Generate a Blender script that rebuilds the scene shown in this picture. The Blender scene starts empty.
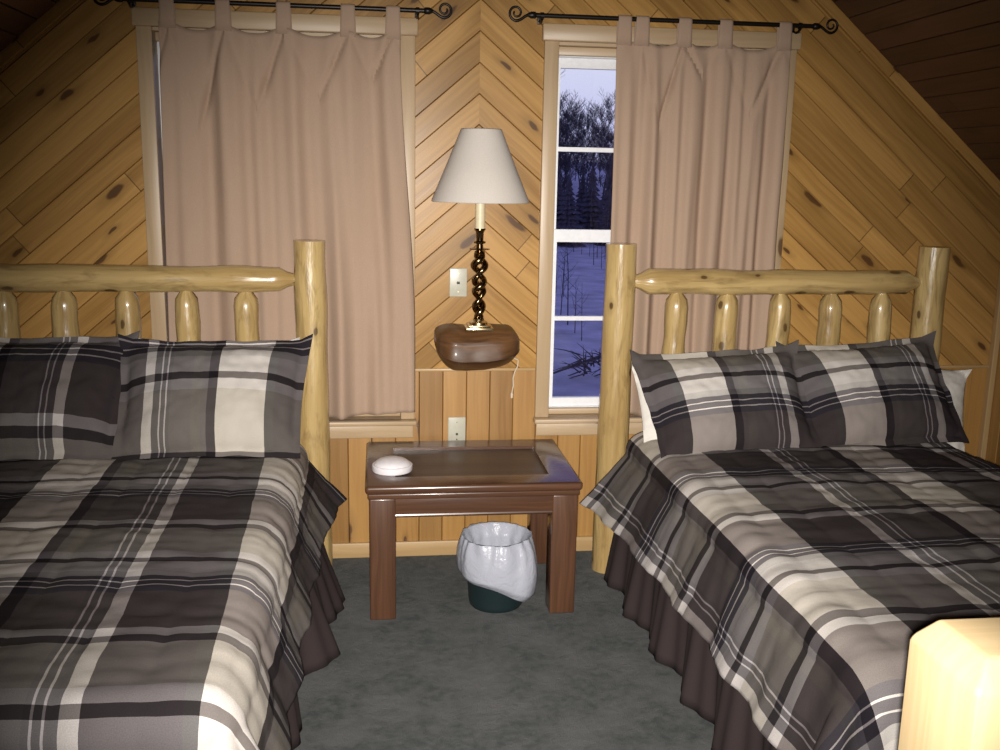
import bpy, bmesh, math, random
from mathutils import Vector, Matrix, noise as mn
random.seed(7)
PI = math.pi
S = bpy.context.scene
COL = S.collection

# ------------------------------------------------------------------ objects
def tag(o, label=None, cat=None, group=None, kind=None):
    if label: o['label'] = label
    if cat: o['category'] = cat
    if group: o['group'] = group
    if kind: o['kind'] = kind
    return o

def thing(name, label, cat, loc=(0, 0, 0), group=None):
    o = bpy.data.objects.new(name, None)
    COL.objects.link(o)
    o.location = loc
    o.empty_display_size = .1
    return tag(o, label, cat, group)

def root_loc(o):
    v = Vector((0, 0, 0))
    while o is not None:
        v += o.location
        o = o.parent
    return v

class MB:
    """collects geometry in world coordinates with a uv per face corner"""
    def __init__(s):
        s.v, s.f, s.uv = [], [], []
    def add(s, vs, fs, uvs):
        n = len(s.v)
        s.v += [tuple(p) for p in vs]
        s.f += [tuple(i + n for i in f) for f in fs]
        s.uv += uvs
        return s
    def box(s, x0, x1, y0, y1, z0, z1, bev=.003, seg=2, mat=None, uvo=(0, 0)):
        bm = bmesh.new()
        bmesh.ops.create_cube(bm, size=1)
        for v in bm.verts:
            v.co = Vector(((x0 + x1) / 2 + v.co.x * (x1 - x0), (y0 + y1) / 2 + v.co.y * (y1 - y0), (z0 + z1) / 2 + v.co.z * (z1 - z0)))
        if bev:
            bmesh.ops.bevel(bm, geom=bm.edges[:], offset=bev, segments=seg, profile=.5, affect='EDGES')
        s.take(bm, max(range(3), key=lambda i: (x1 - x0, y1 - y0, z1 - z0)[i]), mat, uvo)
        bm.free()
        return s
    def take(s, bm, la, mat=None, uvo=(0, 0)):
        bm.verts.index_update()
        bm.normal_update()
        fs, uvs = [], []
        for f in bm.faces:
            n = f.normal
            oth = [i for i in range(3) if i != la]
            b = oth[0] if abs(n[oth[0]]) < abs(n[oth[1]]) else oth[1]
            fs.append([v.index for v in f.verts])
            uvs.append([(v.co[la] + uvo[0], v.co[b] + uvo[1]) for v in f.verts])
        vs = [(mat @ v.co) if mat else v.co.copy() for v in bm.verts]
        s.add(vs, fs, uvs)
    def tube(s, pts, rad, n=16, caps=True, bump=0, seed=0, uvo=(0, 0), bscale=6):
        pts = [Vector(p) for p in pts]
        if not isinstance(rad, (list, tuple)): rad = [rad] * len(pts)
        vs, fs, uvs = [], [], []
        ref = None
        L, ls = 0, []
        for i, p in enumerate(pts):
            if i: L += (p - pts[i - 1]).length
            ls.append(L)
            t = (pts[min(i + 1, len(pts) - 1)] - pts[max(i - 1, 0)]).normalized()
            if ref is None:
                ref = Vector((0, 1, 0)) if abs(t.y) < .9 else Vector((1, 0, 0))
            a = (ref - t * ref.dot(t)).normalized()
            ref = a
            b = t.cross(a)
            for j in range(n):
                th = 2 * PI * j / n
                d = a * math.cos(th) + b * math.sin(th)
                r = rad[i]
                if bump:
                    q = Vector((d.x * r * 1.2, d.y * r * 1.2, d.z * r * 1.2)) + p
                    r *= 1 + bump * mn.noise(q * bscale + Vector((seed * 7.3, seed * 3.1, seed)))
                vs.append(p + d * r)
        R = max(rad)
        for i in range(len(pts) - 1):
            for j in range(n):
                k = (j + 1) % n
                fs.append((i * n + j, i * n + k, (i + 1) * n + k, (i + 1) * n + j))
                u0, u1 = ls[i] + uvo[0], ls[i + 1] + uvo[0]
                v0, v1 = 2 * PI * R * j / n + uvo[1], 2 * PI * R * (j + 1) / n + uvo[1]
                uvs.append([(u0, v0), (u0, v1), (u1, v1), (u1, v0)])
        if caps:
            for i, fl in ((0, True), (len(pts) - 1, False)):
                idx = [i * n + j for j in range(n)]
                if fl: idx = idx[::-1]
                fs.append(tuple(idx))
                uvs.append([(vs[k][0] * 3 + uvo[0], vs[k][1] + uvo[1]) for k in idx])
        return s.add(vs, fs, uvs)
    def lathe(s, prof, c=(0, 0), n=32, uvs_=1):
        return s.tube([(c[0], c[1], z) for r, z in prof], [max(r, .0004) for r, z in prof], n) if False else s._lathe(prof, c, n)
    def _lathe(s, prof, c, n):
        vs, fs, uvs = [], [], []
        for r, z in prof:
            for j in range(n):
                th = 2 * PI * j / n
                vs.append((c[0] + max(r, .0003) * math.cos(th), c[1] + max(r, .0003) * math.sin(th), z))
        for i in range(len(prof) - 1):
            for j in range(n):
                k = (j + 1) % n
                fs.append((i * n + j, i * n + k, (i + 1) * n + k, (i + 1) * n + j))
                uvs.append([(j / n, prof[i][1]), ((j + 1) / n, prof[i][1]), ((j + 1) / n, prof[i + 1][1]), (j / n, prof[i + 1][1])])
        return s.add(vs, fs, uvs)
    def grid(s, fn, nu, nv, uvfn=None, close_u=False):
        vs, fs, uvs = [], [], []
        for i in range(nv + 1):
            for j in range(nu + 1):
                vs.append(fn(j / nu, i / nv))
        W = nu + 1
        uf = uvfn or (lambda a, b: (a, b))
        for i in range(nv):
            for j in range(nu):
                fs.append((i * W + j, i * W + j + 1, (i + 1) * W + j + 1, (i + 1) * W + j))
                uvs.append([uf(j / nu, i / nv), uf((j + 1) / nu, i / nv), uf((j + 1) / nu, (i + 1) / nv), uf(j / nu, (i + 1) / nv)])
        return s.add(vs, fs, uvs)
    def build(s, name, mat, parent=None, smooth=True, solid=0, sub=0, angle=48, weld=False):
        me = bpy.data.meshes.new(name)
        off = root_loc(parent) if parent else Vector((0, 0, 0))
        me.from_pydata([(p[0] - off.x, p[1] - off.y, p[2] - off.z) for p in s.v], [], s.f)
        ul = me.uv_layers.new(name='UVMap')
        k = 0
        for u in s.uv:
            for c in u:
                ul.data[k].uv = c
                k += 1
        me.materials.append(mat)
        bm = bmesh.new()
        bm.from_mesh(me)
        if weld: bmesh.ops.remove_doubles(bm, verts=bm.verts, dist=1e-5)
        bmesh.ops.recalc_face_normals(bm, faces=bm.faces)
        bm.to_mesh(me)
        bm.free()
        if smooth:
            me.polygons.foreach_set('use_smooth', [True] * len(me.polygons))
            if angle:
                me.set_sharp_from_angle(angle=math.radians(angle))
        o = bpy.data.objects.new(name, me)
        COL.objects.link(o)
        if parent: o.parent = parent
        if solid:
            m = o.modifiers.new('solid', 'SOLIDIFY'); m.thickness = solid; m.offset = 0
        if sub:
            m = o.modifiers.new('sub', 'SUBSURF'); m.levels = sub; m.render_levels = sub
        return o

# ------------------------------------------------------------------ materials
class NT:
    def __init__(s, name):
        s.m = bpy.data.materials.new(name)
        s.m.use_nodes = True
        s.t = s.m.node_tree
        s.t.nodes.clear()
        s.out = s.n('ShaderNodeOutputMaterial')
    def n(s, ty, **kw):
        nd = s.t.nodes.new(ty)
        for k, v in kw.items(): setattr(nd, k, v)
        return nd
    def l(s, a, b): s.t.links.new(a, b)
    def setin(s, sock, v):
        if hasattr(v, 'is_linked') or isinstance(v, bpy.types.NodeSocket): s.l(v, sock)
        else: sock.default_value = v
    def math(s, op, a, b=0.0, c=0.0, clamp=False):
        nd = s.n('ShaderNodeMath', operation=op, use_clamp=clamp)
        s.setin(nd.inputs[0], a); s.setin(nd.inputs[1], b); s.setin(nd.inputs[2], c)
        return nd.outputs[0]
    def mix(s, f, a, b, blend='MIX'):
        nd = s.n('ShaderNodeMix', data_type='RGBA', blend_type=blend)
        s.setin(nd.inputs[0], f)
        s.setin(nd.inputs[6], a if not isinstance(a, tuple) else (*a, 1) if len(a) == 3 else a)
        s.setin(nd.inputs[7], b if not isinstance(b, tuple) else (*b, 1) if len(b) == 3 else b)
        return nd.outputs[2]
    def xyz(s, x, y, z=0.0):
        nd = s.n('ShaderNodeCombineXYZ')
        s.setin(nd.inputs[0], x); s.setin(nd.inputs[1], y); s.setin(nd.inputs[2], z)
        return nd.outputs[0]
    def noise(s, vec, scale=5, detail=3, rough=.5, dist=0):
        nd = s.n('ShaderNodeTexNoise')
        s.l(vec, nd.inputs['Vector'])
        nd.inputs['Scale'].default_value = scale; nd.inputs['Detail'].default_value = detail
        nd.inputs['Roughness'].default_value = rough; nd.inputs['Distortion'].default_value = dist
        return nd.outputs[0]
    def rng(s, v, a, b, c=0.0, d=1.0):
        nd = s.n('ShaderNodeMapRange')
        s.setin(nd.inputs[0], v)
        for i, q in enumerate((a, b, c, d)): nd.inputs[i + 1].default_value = q
        return nd.outputs[0]
    def bump(s, h, strength=.3, dist=.01):
        nd = s.n('ShaderNodeBump')
        nd.inputs['Strength'].default_value = strength; nd.inputs['Distance'].default_value = dist
        s.l(h, nd.inputs['Height'])
        return nd.outputs[0]
    def uv(s):
        nd = s.n('ShaderNodeUVMap'); nd.uv_map = 'UVMap'
        sp = s.n('ShaderNodeSeparateXYZ'); s.l(nd.outputs[0], sp.inputs[0])
        return nd.outputs[0], sp.outputs[0], sp.outputs[1]
    def obj(s):
        return s.n('ShaderNodeTexCoord').outputs['Object']
    def bsdf(s, base, rough=.5, normal=None, **kw):
        b = s.n('ShaderNodeBsdfPrincipled')
        s.setin(b.inputs['Base Color'], (*base, 1) if isinstance(base, tuple) and len(base) == 3 else base)
        s.setin(b.inputs['Roughness'], rough)
        for k, v in kw.items(): s.setin(b.inputs[k.replace('_', ' ')], v)
        if normal is not None: s.l(normal, b.inputs['Normal'])
        s.l(b.outputs[0], s.out.inputs[0])
        return b

def m_wood(name, light, dark, w=.087, L=1.1, knots=.5, rough=.32, coat=.0, grain=.5, var=.35, spec=.5, knotc=(.09, .045, .02), ku=2.6, kv=8, hew=0):
    t = NT(name)
    vec, u, v = t.uv()
    if w:
        ib = t.math('FLOOR', t.math('DIVIDE', v, w))
    else:
        ib = t.math('MULTIPLY', v, 0.0)
    wn = t.n('ShaderNodeTexWhiteNoise', noise_dimensions='1D'); t.l(ib, wn.inputs['W'])
    u2 = t.math('ADD', u, t.math('MULTIPLY', wn.outputs[0], 7.0))
    ua = t.math('DIVIDE', u2, L)
    ia = t.math('FLOOR', ua)
    w2 = t.n('ShaderNodeTexWhiteNoise', noise_dimensions='2D'); t.l(t.xyz(ia, ib), w2.inputs['Vector'])
    r = w2.outputs[0]
    zr = t.math('MULTIPLY', r, 37.0)
    wob = t.noise(t.xyz(t.math('MULTIPLY', u, 2.5), t.math('MULTIPLY', v, 9.0), zr), 1, 2)
    vv = t.math('ADD', v, t.math('MULTIPLY', wob, .05))
    g1 = t.noise(t.xyz(t.math('MULTIPLY', u, 2.0), t.math('MULTIPLY', vv, 75.0), zr), 1, 4, .6)
    g2 = t.noise(t.xyz(t.math('MULTIPLY', u, 1.3), t.math('MULTIPLY', vv, 14.0), zr), 1, 3, .5)
    f = t.math('ADD', t.math('MULTIPLY', t.rng(g1, .3, .7), grain), t.math('MULTIPLY', t.rng(g2, .3, .7), 1 - grain))
    col = t.mix(f, dark, light)
    hv = t.math('MULTIPLY', t.math('SUBTRACT', r, .5), var)
    col = t.mix(t.math('ABSOLUTE', hv), col, t.mix(t.math('GREATER_THAN', hv, 0.0), tuple(c * .45 for c in dark), tuple(min(1, c * 1.1) for c in light)))
    if knots:
        vo = t.n('ShaderNodeTexVoronoi', voronoi_dimensions='2D', feature='F1')
        nd = t.noise(t.xyz(u, v), 14, 2)
        vs = t.xyz(t.math('ADD', t.math('MULTIPLY', u2, ku), t.math('MULTIPLY', nd, .14)), t.math('ADD', t.math('MULTIPLY', v, kv), t.math('MULTIPLY', nd, .14)))
        t.l(vs, vo.inputs['Vector']); vo.inputs['Scale'].default_value = 1; vo.inputs['Randomness'].default_value = 1
        sc = t.n('ShaderNodeSeparateColor'); t.l(vo.outputs['Color'], sc.inputs[0])
        on = t.math('LESS_THAN', sc.outputs[0], knots)
        size = t.math('ADD', t.math('MULTIPLY', sc.outputs[1], .09), .05)
        k = t.math('SUBTRACT', 1.0, t.math('DIVIDE', vo.outputs['Distance'], size), clamp=True)
        halo = t.math('SUBTRACT', 1.0, t.math('DIVIDE', vo.outputs['Distance'], t.math('MULTIPLY', size, 2.6)), clamp=True)
        col = t.mix(t.math('MULTIPLY', t.math('MULTIPLY', halo, on), .55), col, tuple(c * .5 for c in dark))
        col = t.mix(t.math('MULTIPLY', t.math('MULTIPLY', t.math('MULTIPLY', k, 3.0, clamp=True), on), .85), col, knotc)
    if w and L < 50:
        fr = t.math('FRACT', ua)
        jn = t.math('LESS_THAN', fr, .004 / L)
        col = t.mix(t.math('MULTIPLY', jn, .75), col, tuple(c * .3 for c in dark))
    if hew:
        pt = t.noise(t.xyz(t.math('MULTIPLY', u, 5.0), t.math('MULTIPLY', v, 22.0)), 1, 4, .65, .8)
        col = t.mix(t.rng(pt, .50, .72, 0, .75), col, tuple(c * .55 for c in dark))
        hh = t.noise(t.xyz(t.math('MULTIPLY', u, 7.0), t.math('MULTIPLY', v, 34.0)), 1, 3, .55)
        n = t.bump(t.math('ADD', hh, t.math('MULTIPLY', g1, .25)), hew, .006)
    else:
        n = t.bump(g1, .12, .002)
    t.bsdf(col, t.rng(g2, 0, 1, rough * .8, rough * 1.25), n, Coat_Weight=coat, Coat_Roughness=.12, Specular_IOR_Level=spec)
    return t.m

def ramp(t, val, stops, total):
    r = t.n('ShaderNodeValToRGB')
    r.color_ramp.interpolation = 'CONSTANT'
    els = r.color_ramp.elements
    while len(els) > 1: els.remove(els[-1])
    els[0].position = 0; els[0].color = (*stops[0][1], 1)
    for p, c in stops[1:]:
        e = els.new(p / total); e.color = (*c, 1)
    t.l(val, r.inputs[0])
    return r.outputs[0]

PW, PF = .65, .655
CREAM = (.77, .705, .605); WHITE = (.62, .57, .52); DKF = (.029, .023, .024); FLD = (.054, .047, .045); GAP = (.040, .036, .037)
BLK = (.0085, .0062, .0075); NAVY = (.0085, .0072, .0125); BRN = (.029, .021, .022); LGT = (.31, .288, .292); OLV = (.20, .178, .155); STRIP = (.03, .028, .026); LINE = (.50, .46, .46)
WARP = [(0, CREAM), (.175, STRIP), (.205, DKF), (.385, WHITE), (.42, GAP), (.445, LINE), (.4505, GAP), (.466, LINE), (.4715, GAP), (.484, FLD), (.56, (.062, .055, .046)), (.595, FLD), (.615, BLK)]
WEFT = [(0, NAVY), (.022, LINE), (.0265, NAVY), (.05, LINE), (.0545, NAVY), (.08, BRN), (.26, LGT), (.295, BLK), (.325, OLV), (.50, LGT), (.535, BLK), (.562, LGT), (.625, (.2, .19, .195))]

def m_plaid(name, gain=1.0):
    t = NT(name)
    vec, u, v = t.uv()
    wob = t.math('MULTIPLY', t.math('SUBTRACT', t.noise(vec, 9, 2), .5), .006)
    fu = t.math('FRACT', t.math('DIVIDE', t.math('ADD', u, wob), PW))
    fv = t.math('FRACT', t.math('DIVIDE', t.math('ADD', v, wob), PF))
    a = ramp(t, fu, WARP, PW); b = ramp(t, fv, WEFT, PF)
    gm = t.n('ShaderNodeGamma'); gm.inputs[1].default_value = .5
    t.l(t.mix(1.0, a, b, 'MULTIPLY'), gm.inputs[0])
    col = t.mix(.22, gm.outputs[0], t.mix(.5, a, b))
    wv = t.noise(vec, 420, 2, .6)
    big = t.noise(vec, 7, 3)
    k = t.math('MULTIPLY', t.rng(wv, .3, .7, .86, 1.14), t.rng(big, .3, .7, .93 * gain, 1.07 * gain))
    col = t.mix(1.0, col, t.xyz(k, k, k), 'MULTIPLY')
    h = t.math('ADD', t.math('MULTIPLY', wv, .25), t.noise(vec, 45, 3))
    t.bsdf(col, .85, t.bump(h, .22, .004), Specular_IOR_Level=.15)
    return t.m

def m_cloth(name, c, c2=None, rough=.9, scale=500, transl=0, bump=.15):
    t = NT(name)
    o = t.obj()
    n1 = t.noise(o, scale, 2, .6); n2 = t.noise(o, 11, 3)
    col = t.mix(t.rng(n1, .3, .7), c2 or tuple(x * .86 for x in c), c)
    col = t.mix(t.rng(n2, .3, .7, 0, .18), col, tuple(x * .8 for x in c))
    b = t.bsdf(col, rough, t.bump(n1, bump, .002), Specular_IOR_Level=.2)
    if transl:
        tr = t.n('ShaderNodeBsdfTranslucent'); t.l(col, tr.inputs[0])
        mx = t.n('ShaderNodeMixShader'); mx.inputs[0].default_value = transl
        t.l(b.outputs[0], mx.inputs[1]); t.l(tr.outputs[0], mx.inputs[2]); t.l(mx.outputs[0], t.out.inputs[0])
    return t.m

def m_plain(name, c, rough=.5, metal=0, coat=0, spec=.5, nscale=60, namt=.08, bump=.05):
    t = NT(name)
    o = t.obj()
    n1 = t.noise(o, nscale, 3)
    col = t.mix(t.rng(n1, .3, .7), tuple(x * (1 - namt) for x in c), c)
    t.bsdf(col, rough, t.bump(n1, bump, .002), Metallic=metal, Coat_Weight=coat, Specular_IOR_Level=spec)
    return t.m

def m_carpet():
    t = NT('carpet_pile')
    o = t.obj()
    big = t.noise(o, 5.5, 4, .6); mid = t.noise(o, 28, 3, .6); fine = t.noise(o, 260, 3, .7)
    col = t.mix(t.rng(mid, .35, .65), (.042, .047, .046), (.108, .112, .108))
    col = t.mix(t.rng(big, .42, .62), col, (.130, .128, .126))
    col = t.mix(t.rng(fine, .3, .7, 0, .6), col, (.055, .063, .063))
    h = t.math('ADD', t.math('MULTIPLY', fine, .6), t.math('MULTIPLY', mid, .8))
    t.bsdf(col, .95, t.bump(h, .6, .02), Specular_IOR_Level=.08, Sheen_Weight=.1)
    return t.m

def m_glass():
    t = NT('window_glass')
    tr = t.n('ShaderNodeBsdfTransparent'); tr.inputs[0].default_value = (.93, .95, .97, 1)
    gl = t.n('ShaderNodeBsdfGlossy'); gl.inputs['Roughness'].default_value = .02
    fr = t.n('ShaderNodeFresnel'); fr.inputs[0].default_value = 1.45
    mx = t.n('ShaderNodeMixShader')
    t.l(fr.outputs[0], mx.inputs[0]); t.l(tr.outputs[0], mx.inputs[1]); t.l(gl.outputs[0], mx.inputs[2]); t.l(mx.outputs[0], t.out.inputs[0])
    return t.m

M = {}
M['pine_wall'] = m_wood('pine_boards', (.50, .283, .088), (.25, .125, .032), w=.087, L=1.25, knots=.55, rough=.33, var=.8, spec=.22, knotc=(.07, .03, .012))
M['pine_wains'] = m_wood('pine_wainscot', (.44, .240, .072), (.25, .118, .028), w=.095, L=90, knots=.60, rough=.42, var=.7, knotc=(.07, .03, .012))
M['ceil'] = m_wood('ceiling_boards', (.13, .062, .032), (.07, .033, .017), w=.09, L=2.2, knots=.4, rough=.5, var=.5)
M['casing'] = m_wood('pine_casing', (.48, .35, .215), (.38, .265, .15), w=0, L=90, knots=.12, rough=.40, var=0)
M['base'] = m_wood('pine_baseboard', (.50, .34, .17), (.38, .24, .105), w=0, L=90, knots=.2, rough=.38, var=0)
M['log'] = m_wood('peeled_log', (.58, .425, .185), (.30, .185, .066), w=0, L=90, knots=.40, rough=.30, spec=.5, coat=.7, hew=.55, var=0, grain=.3, ku=5, kv=9, knotc=(.07, .035, .015))
M['newel'] = m_wood('clear_pine', (.80, .62, .36), (.68, .48, .24), w=0, L=90, knots=.1, rough=.4, var=0)
M['table'] = m_wood('dark_cherry', (.115, .052, .027), (.040, .018, .010), w=0, L=90, knots=0, rough=.28, coat=.3, grain=.6, var=0)
M['inset'] = m_wood('inset_veneer', (.070, .040, .026), (.036, .021, .014), w=0, L=90, knots=0, rough=.45, coat=.08, grain=.6, var=0)
M['burl'] = m_wood('burl_wood', (.20, .095, .038), (.032, .014, .007), w=0, L=90, knots=.25, rough=.42, coat=.05, spec=.22, hew=.25, grain=.3, var=0, ku=6, kv=12)
M['plaid'] = m_plaid('plaid_cotton')
M['curtain'] = m_cloth('mauve_curtain', (.455, .322, .232), (.40, .28, .205), transl=.12)
M['white_cloth'] = m_cloth('white_pillowcase', (.72, .68, .62))
M['skirt'] = m_cloth('brown_skirt', (.044, .031, .031), scale=300)
M['shade'] = m_cloth('linen_shade', (.66, .605, .545), (.60, .55, .50), scale=260, transl=.15)
M['vinyl'] = m_plain('white_vinyl', (.80, .80, .82), .35)
M['iron'] = m_plain('black_iron', (.018, .015, .014), .38, metal=.6)
M['bronze'] = m_plain('aged_brass', (.30, .20, .10), .2, metal=1, nscale=30, namt=.4)
M['brass'] = m_plain('bright_brass', (.62, .50, .30), .25, metal=1)
M['sleeve'] = m_plain('cream_sleeve', (.66, .57, .38), .45)
M['plate'] = m_plain('almond_plastic', (.47, .45, .36), .35)
M['slot'] = m_plain('dark_slot', (.03, .03, .03), .6)
M['puck'] = m_plain('white_plastic', (.76, .72, .74), .32)
M['bin'] = m_plain('dark_green_plastic', (.010, .020, .022), .4)
M['cord'] = m_plain('ivory_cord', (.62, .52, .40), .5)
M['carpet'] = m_carpet()
M['glass'] = m_glass()
M['drywall'] = m_plain('plain_wall', (.35, .24, .13), .7)
M['bark'] = m_plain('bark', (.085, .076, .095), .9, nscale=8, namt=.5)
M['needles'] = m_plain('needles', (.105, .095, .125), .95, nscale=3, namt=.5)
M['snow'] = m_plain('snow', (.62, .60, .62), .85, nscale=.9, namt=.45, bump=.3)
def m_bag():
    t = NT('white_bag')
    o = t.obj()
    n1 = t.noise(o, 22, 4, .6, .6)
    b = t.bsdf((.50, .515, .585), .3, t.bump(n1, .5, .012), Specular_IOR_Level=.5)
    tr = t.n('ShaderNodeBsdfTranslucent'); tr.inputs[0].default_value = (.55, .56, .63, 1)
    mx = t.n('ShaderNodeMixShader'); mx.inputs[0].default_value = .25
    t.l(b.outputs[0], mx.inputs[1]); t.l(tr.outputs[0], mx.inputs[2]); t.l(mx.outputs[0], t.out.inputs[0])
    return t.m
M['bag'] = m_bag()

# ------------------------------------------------------------------ room shell
SL = .85                       # roof slope
RZ = 3.40                      # ridge height
KX = 2.24                      # knee wall distance
YF = -6.2                      # front of the room
KZ = RZ - SL * KX
W1 = (-1.19, -.30); W2 = (.30, 1.188); OZ = (.585, 2.04)     # openings

def groove_cells(mb, cells, ang, w, depth=.008, half=.0025, off=0.0):
    """flat wall cells (polygons in x,z) cut along the board lines; the joint lines are pushed in"""
    ca, sa = math.cos(ang), math.sin(ang)
    for poly in cells:
        bm = bmesh.new()
        vs = [bm.verts.new((x, 0, z)) for x, z in poly]
        bm.faces.new(vs)
        across = [-(x * sa) + z * ca for x, z in poly]
        k0, k1 = math.floor((min(across) - off) / w), math.ceil((max(across) - off) / w)
        nrm = Vector((-sa, 0, ca))
        for k in range(k0, k1 + 1):
            for d in (-half, 0, half):
                geom = bm.verts[:] + bm.edges[:] + bm.faces[:]
                bmesh.ops.bisect_plane(bm, geom=geom, dist=1e-6, plane_co=nrm * (k * w + off + d), plane_no=nrm)
        for v in bm.verts:
            b = (v.co.dot(nrm) - off) / w
            if abs(b - round(b)) * w < 1e-4: v.co.y = depth
        bm.verts.index_update()
        fs, uvs = [], []
        for f in bm.faces:
            c = f.calc_center_median()
            fs.append([v.index for v in f.verts])
            kk = math.floor((c.dot(nrm) - off) / w)
            uu = []
            for v in f.verts:
                b = v.co.dot(nrm) - off
                b = min(max(b, kk * w + 1e-4), (kk + 1) * w - 1e-4)
                uu.append((v.co.x * ca + v.co.z * sa + (3.0 if ang < 0 else 0), b + (30 * w if ang < 0 else 0)))
            uvs.append(uu)
        mb.add([v.co.copy() for v in bm.verts], fs, uvs)
        bm.free()

WZ = .785
def roofz(x): return RZ - SL * abs(x)
wall = MB()
A40 = math.atan(SL)
for sgn, (o0, o1) in ((-1, W1), (1, W2)):
    ang = A40 if sgn < 0 else -A40
    xa, xb = (-KX, o0) if sgn < 0 else (o1, KX)
    xi0, xi1 = (o1, 0) if sgn < 0 else (0, o0)
    cells = [[(xa, WZ), (xb, WZ), (xb, roofz(xb)), (xa, roofz(xa))],
             [(xi0, WZ), (xi1, WZ), (xi1, roofz(xi1)), (xi0, roofz(xi0))],
             [(o0, OZ[1]), (o1, OZ[1]), (o1, roofz(o1)), (o0, roofz(o0))]]
    groove_cells(wall, cells, ang, .087, off=.02)
wall.build('wall_back', M['pine_wall'], smooth=False)['kind'] = 'structure'
wain = MB()
groove_cells(wain, [[(-KX, 0), (W1[0], 0), (W1[0], WZ), (-KX, WZ)], [(W1[0], 0), (W1[1], 0), (W1[1], OZ[0]), (W1[0], OZ[0])],
                    [(W1[1], 0), (W2[0], 0), (W2[0], WZ), (W1[1], WZ)], [(W2[0], 0), (W2[1], 0), (W2[1], OZ[0]), (W2[0], OZ[0])],
                    [(W2[1], 0), (KX, 0), (KX, WZ), (W2[1], WZ)]], PI / 2, .095, off=.036)
o = wain.build('wall_back_wainscot', M['pine_wains'], smooth=False); o['kind'] = 'structure'
sh = MB()          # sheathing behind the boards, with the two openings
V1 = (W1[0] - .013, W1[1] + .013); V2 = (W2[0] - .013, W2[1] + .013); VZ = (OZ[0] - .021, OZ[1] + .013)
for x0, x1, z0, z1 in ((-KX - .2, V1[0], -.1, 3.5), (V1[1], V2[0], -.1, 3.5), (V2[1], KX + .2, -.1, 3.5), (V1[0], V1[1], -.1, VZ[0]), (V2[0], V2[1], -.1, VZ[0]), (V1[0], V1[1], VZ[1], 3.5), (V2[0], V2[1], VZ[1], 3.5)):
    sh.box(x0, x1, .012, .15, z0, z1, 0)
o = sh.build('wall_back_core', M['drywall'], smooth=False); o['kind'] = 'structure'
fl = MB().box(-KX - .2, KX + .2, YF - .1, .12, -.1, 0, 0)
fl.build('floor', M['carpet'], smooth=False)['kind'] = 'structure'
# knee walls: vertical boards
for side, sx in (('left', -1), ('right', 1)):
    k = MB()
    bm = bmesh.new()
    n = int(-YF / .095)
    vs, fs, uvs = [], [], []
    for i in range(n):
        y0 = -i * .095; y1 = y0 - .095
        for (ya, yb, da, db) in ((y0, y0 - .003, .01, 0), (y0 - .003, y1 + .003, 0, 0), (y1 + .003, y1, 0, .01)):
            b = len(vs)
            vs += [(sx * (KX + da), ya, 0), (sx * (KX + db), yb, 0), (sx * (KX + db), yb, KZ + .02), (sx * (KX + da), ya, KZ + .02)]
            fs.append((b, b + 1, b + 2, b + 3)); uvs.append([(0, -ya - 1e-4), (0, -yb), (KZ, -yb), (KZ, -ya - 1e-4)])
    k.add(vs, fs, uvs)
    k.build('wall_' + side, M['pine_wains'], smooth=False)['kind'] = 'structure'
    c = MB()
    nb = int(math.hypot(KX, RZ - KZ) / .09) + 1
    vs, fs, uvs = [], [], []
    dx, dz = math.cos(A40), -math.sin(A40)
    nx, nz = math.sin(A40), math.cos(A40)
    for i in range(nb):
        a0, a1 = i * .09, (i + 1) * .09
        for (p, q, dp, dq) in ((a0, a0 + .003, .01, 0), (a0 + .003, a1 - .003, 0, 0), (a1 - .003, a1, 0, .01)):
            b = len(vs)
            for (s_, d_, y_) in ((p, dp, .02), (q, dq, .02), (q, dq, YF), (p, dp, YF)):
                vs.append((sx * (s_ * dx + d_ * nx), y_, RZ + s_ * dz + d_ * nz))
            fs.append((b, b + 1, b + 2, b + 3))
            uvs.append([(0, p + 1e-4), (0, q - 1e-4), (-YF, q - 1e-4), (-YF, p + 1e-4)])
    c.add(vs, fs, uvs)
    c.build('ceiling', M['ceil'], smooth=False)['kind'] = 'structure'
    # trim board along the gable
    tm = MB()
    mt = Matrix.Translation((0, 0, RZ)) @ Matrix.Rotation(A40 if sx > 0 else PI - A40, 4, 'Y')
    tm.box(0, math.hypot(KX, RZ - KZ), -.022, 0, -.003 if sx < 0 else -.003, .04, .004, mat=None)
    for i, p in enumerate(tm.v):
        s_, y_, d_ = p
        tm.v[i] = (sx * (s_ * dx - d_ * nx), y_, RZ + s_ * dz - d_ * nz)
    tm.build('trim_%d' % (1 if sx < 0 else 2), M['pine_wall'], smooth=False)['kind'] = 'structure'
    ct = MB().box(sx * KX - .025 if sx > 0 else sx * KX, sx * KX if sx > 0 else sx * KX + .025, -.03, 0, 0, KZ, .004)
    ct.build('trim_%d' % (3 if sx < 0 else 4), M['base'], smooth=False)['kind'] = 'structure'
    rf = MB()
    rf.add([(0, .3, RZ + .05), (sx * (KX + .6), .3, RZ + .05 - SL * (KX + .6)), (sx * (KX + .6), YF - .2, RZ + .05 - SL * (KX + .6)), (0, YF - .2, RZ + .05)], [(0, 1, 2, 3)], [[(0, 0)] * 4])
    rf.build('ceiling_deck', M['drywall'], smooth=False)['kind'] = 'structure'
    kb = MB().box(sx * (KX + .02) if sx > 0 else sx * (KX + .12), sx * (KX + .12) if sx > 0 else sx * (KX + .02), YF, .02, 0, KZ + .05, 0)
    kb.build('wall_%s_core' % side, M['drywall'], smooth=False)['kind'] = 'structure'
fw = MB()
fw.add([(-KX, YF, 0), (KX, YF, 0), (KX, YF, KZ), (0, YF, RZ), (-KX, YF, KZ)], [(0, 1, 2, 3, 4)], [[(0, 0), (4.4, 0), (4.4, 1.5), (2.2, 3.4), (0, 1.5)]])
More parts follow.
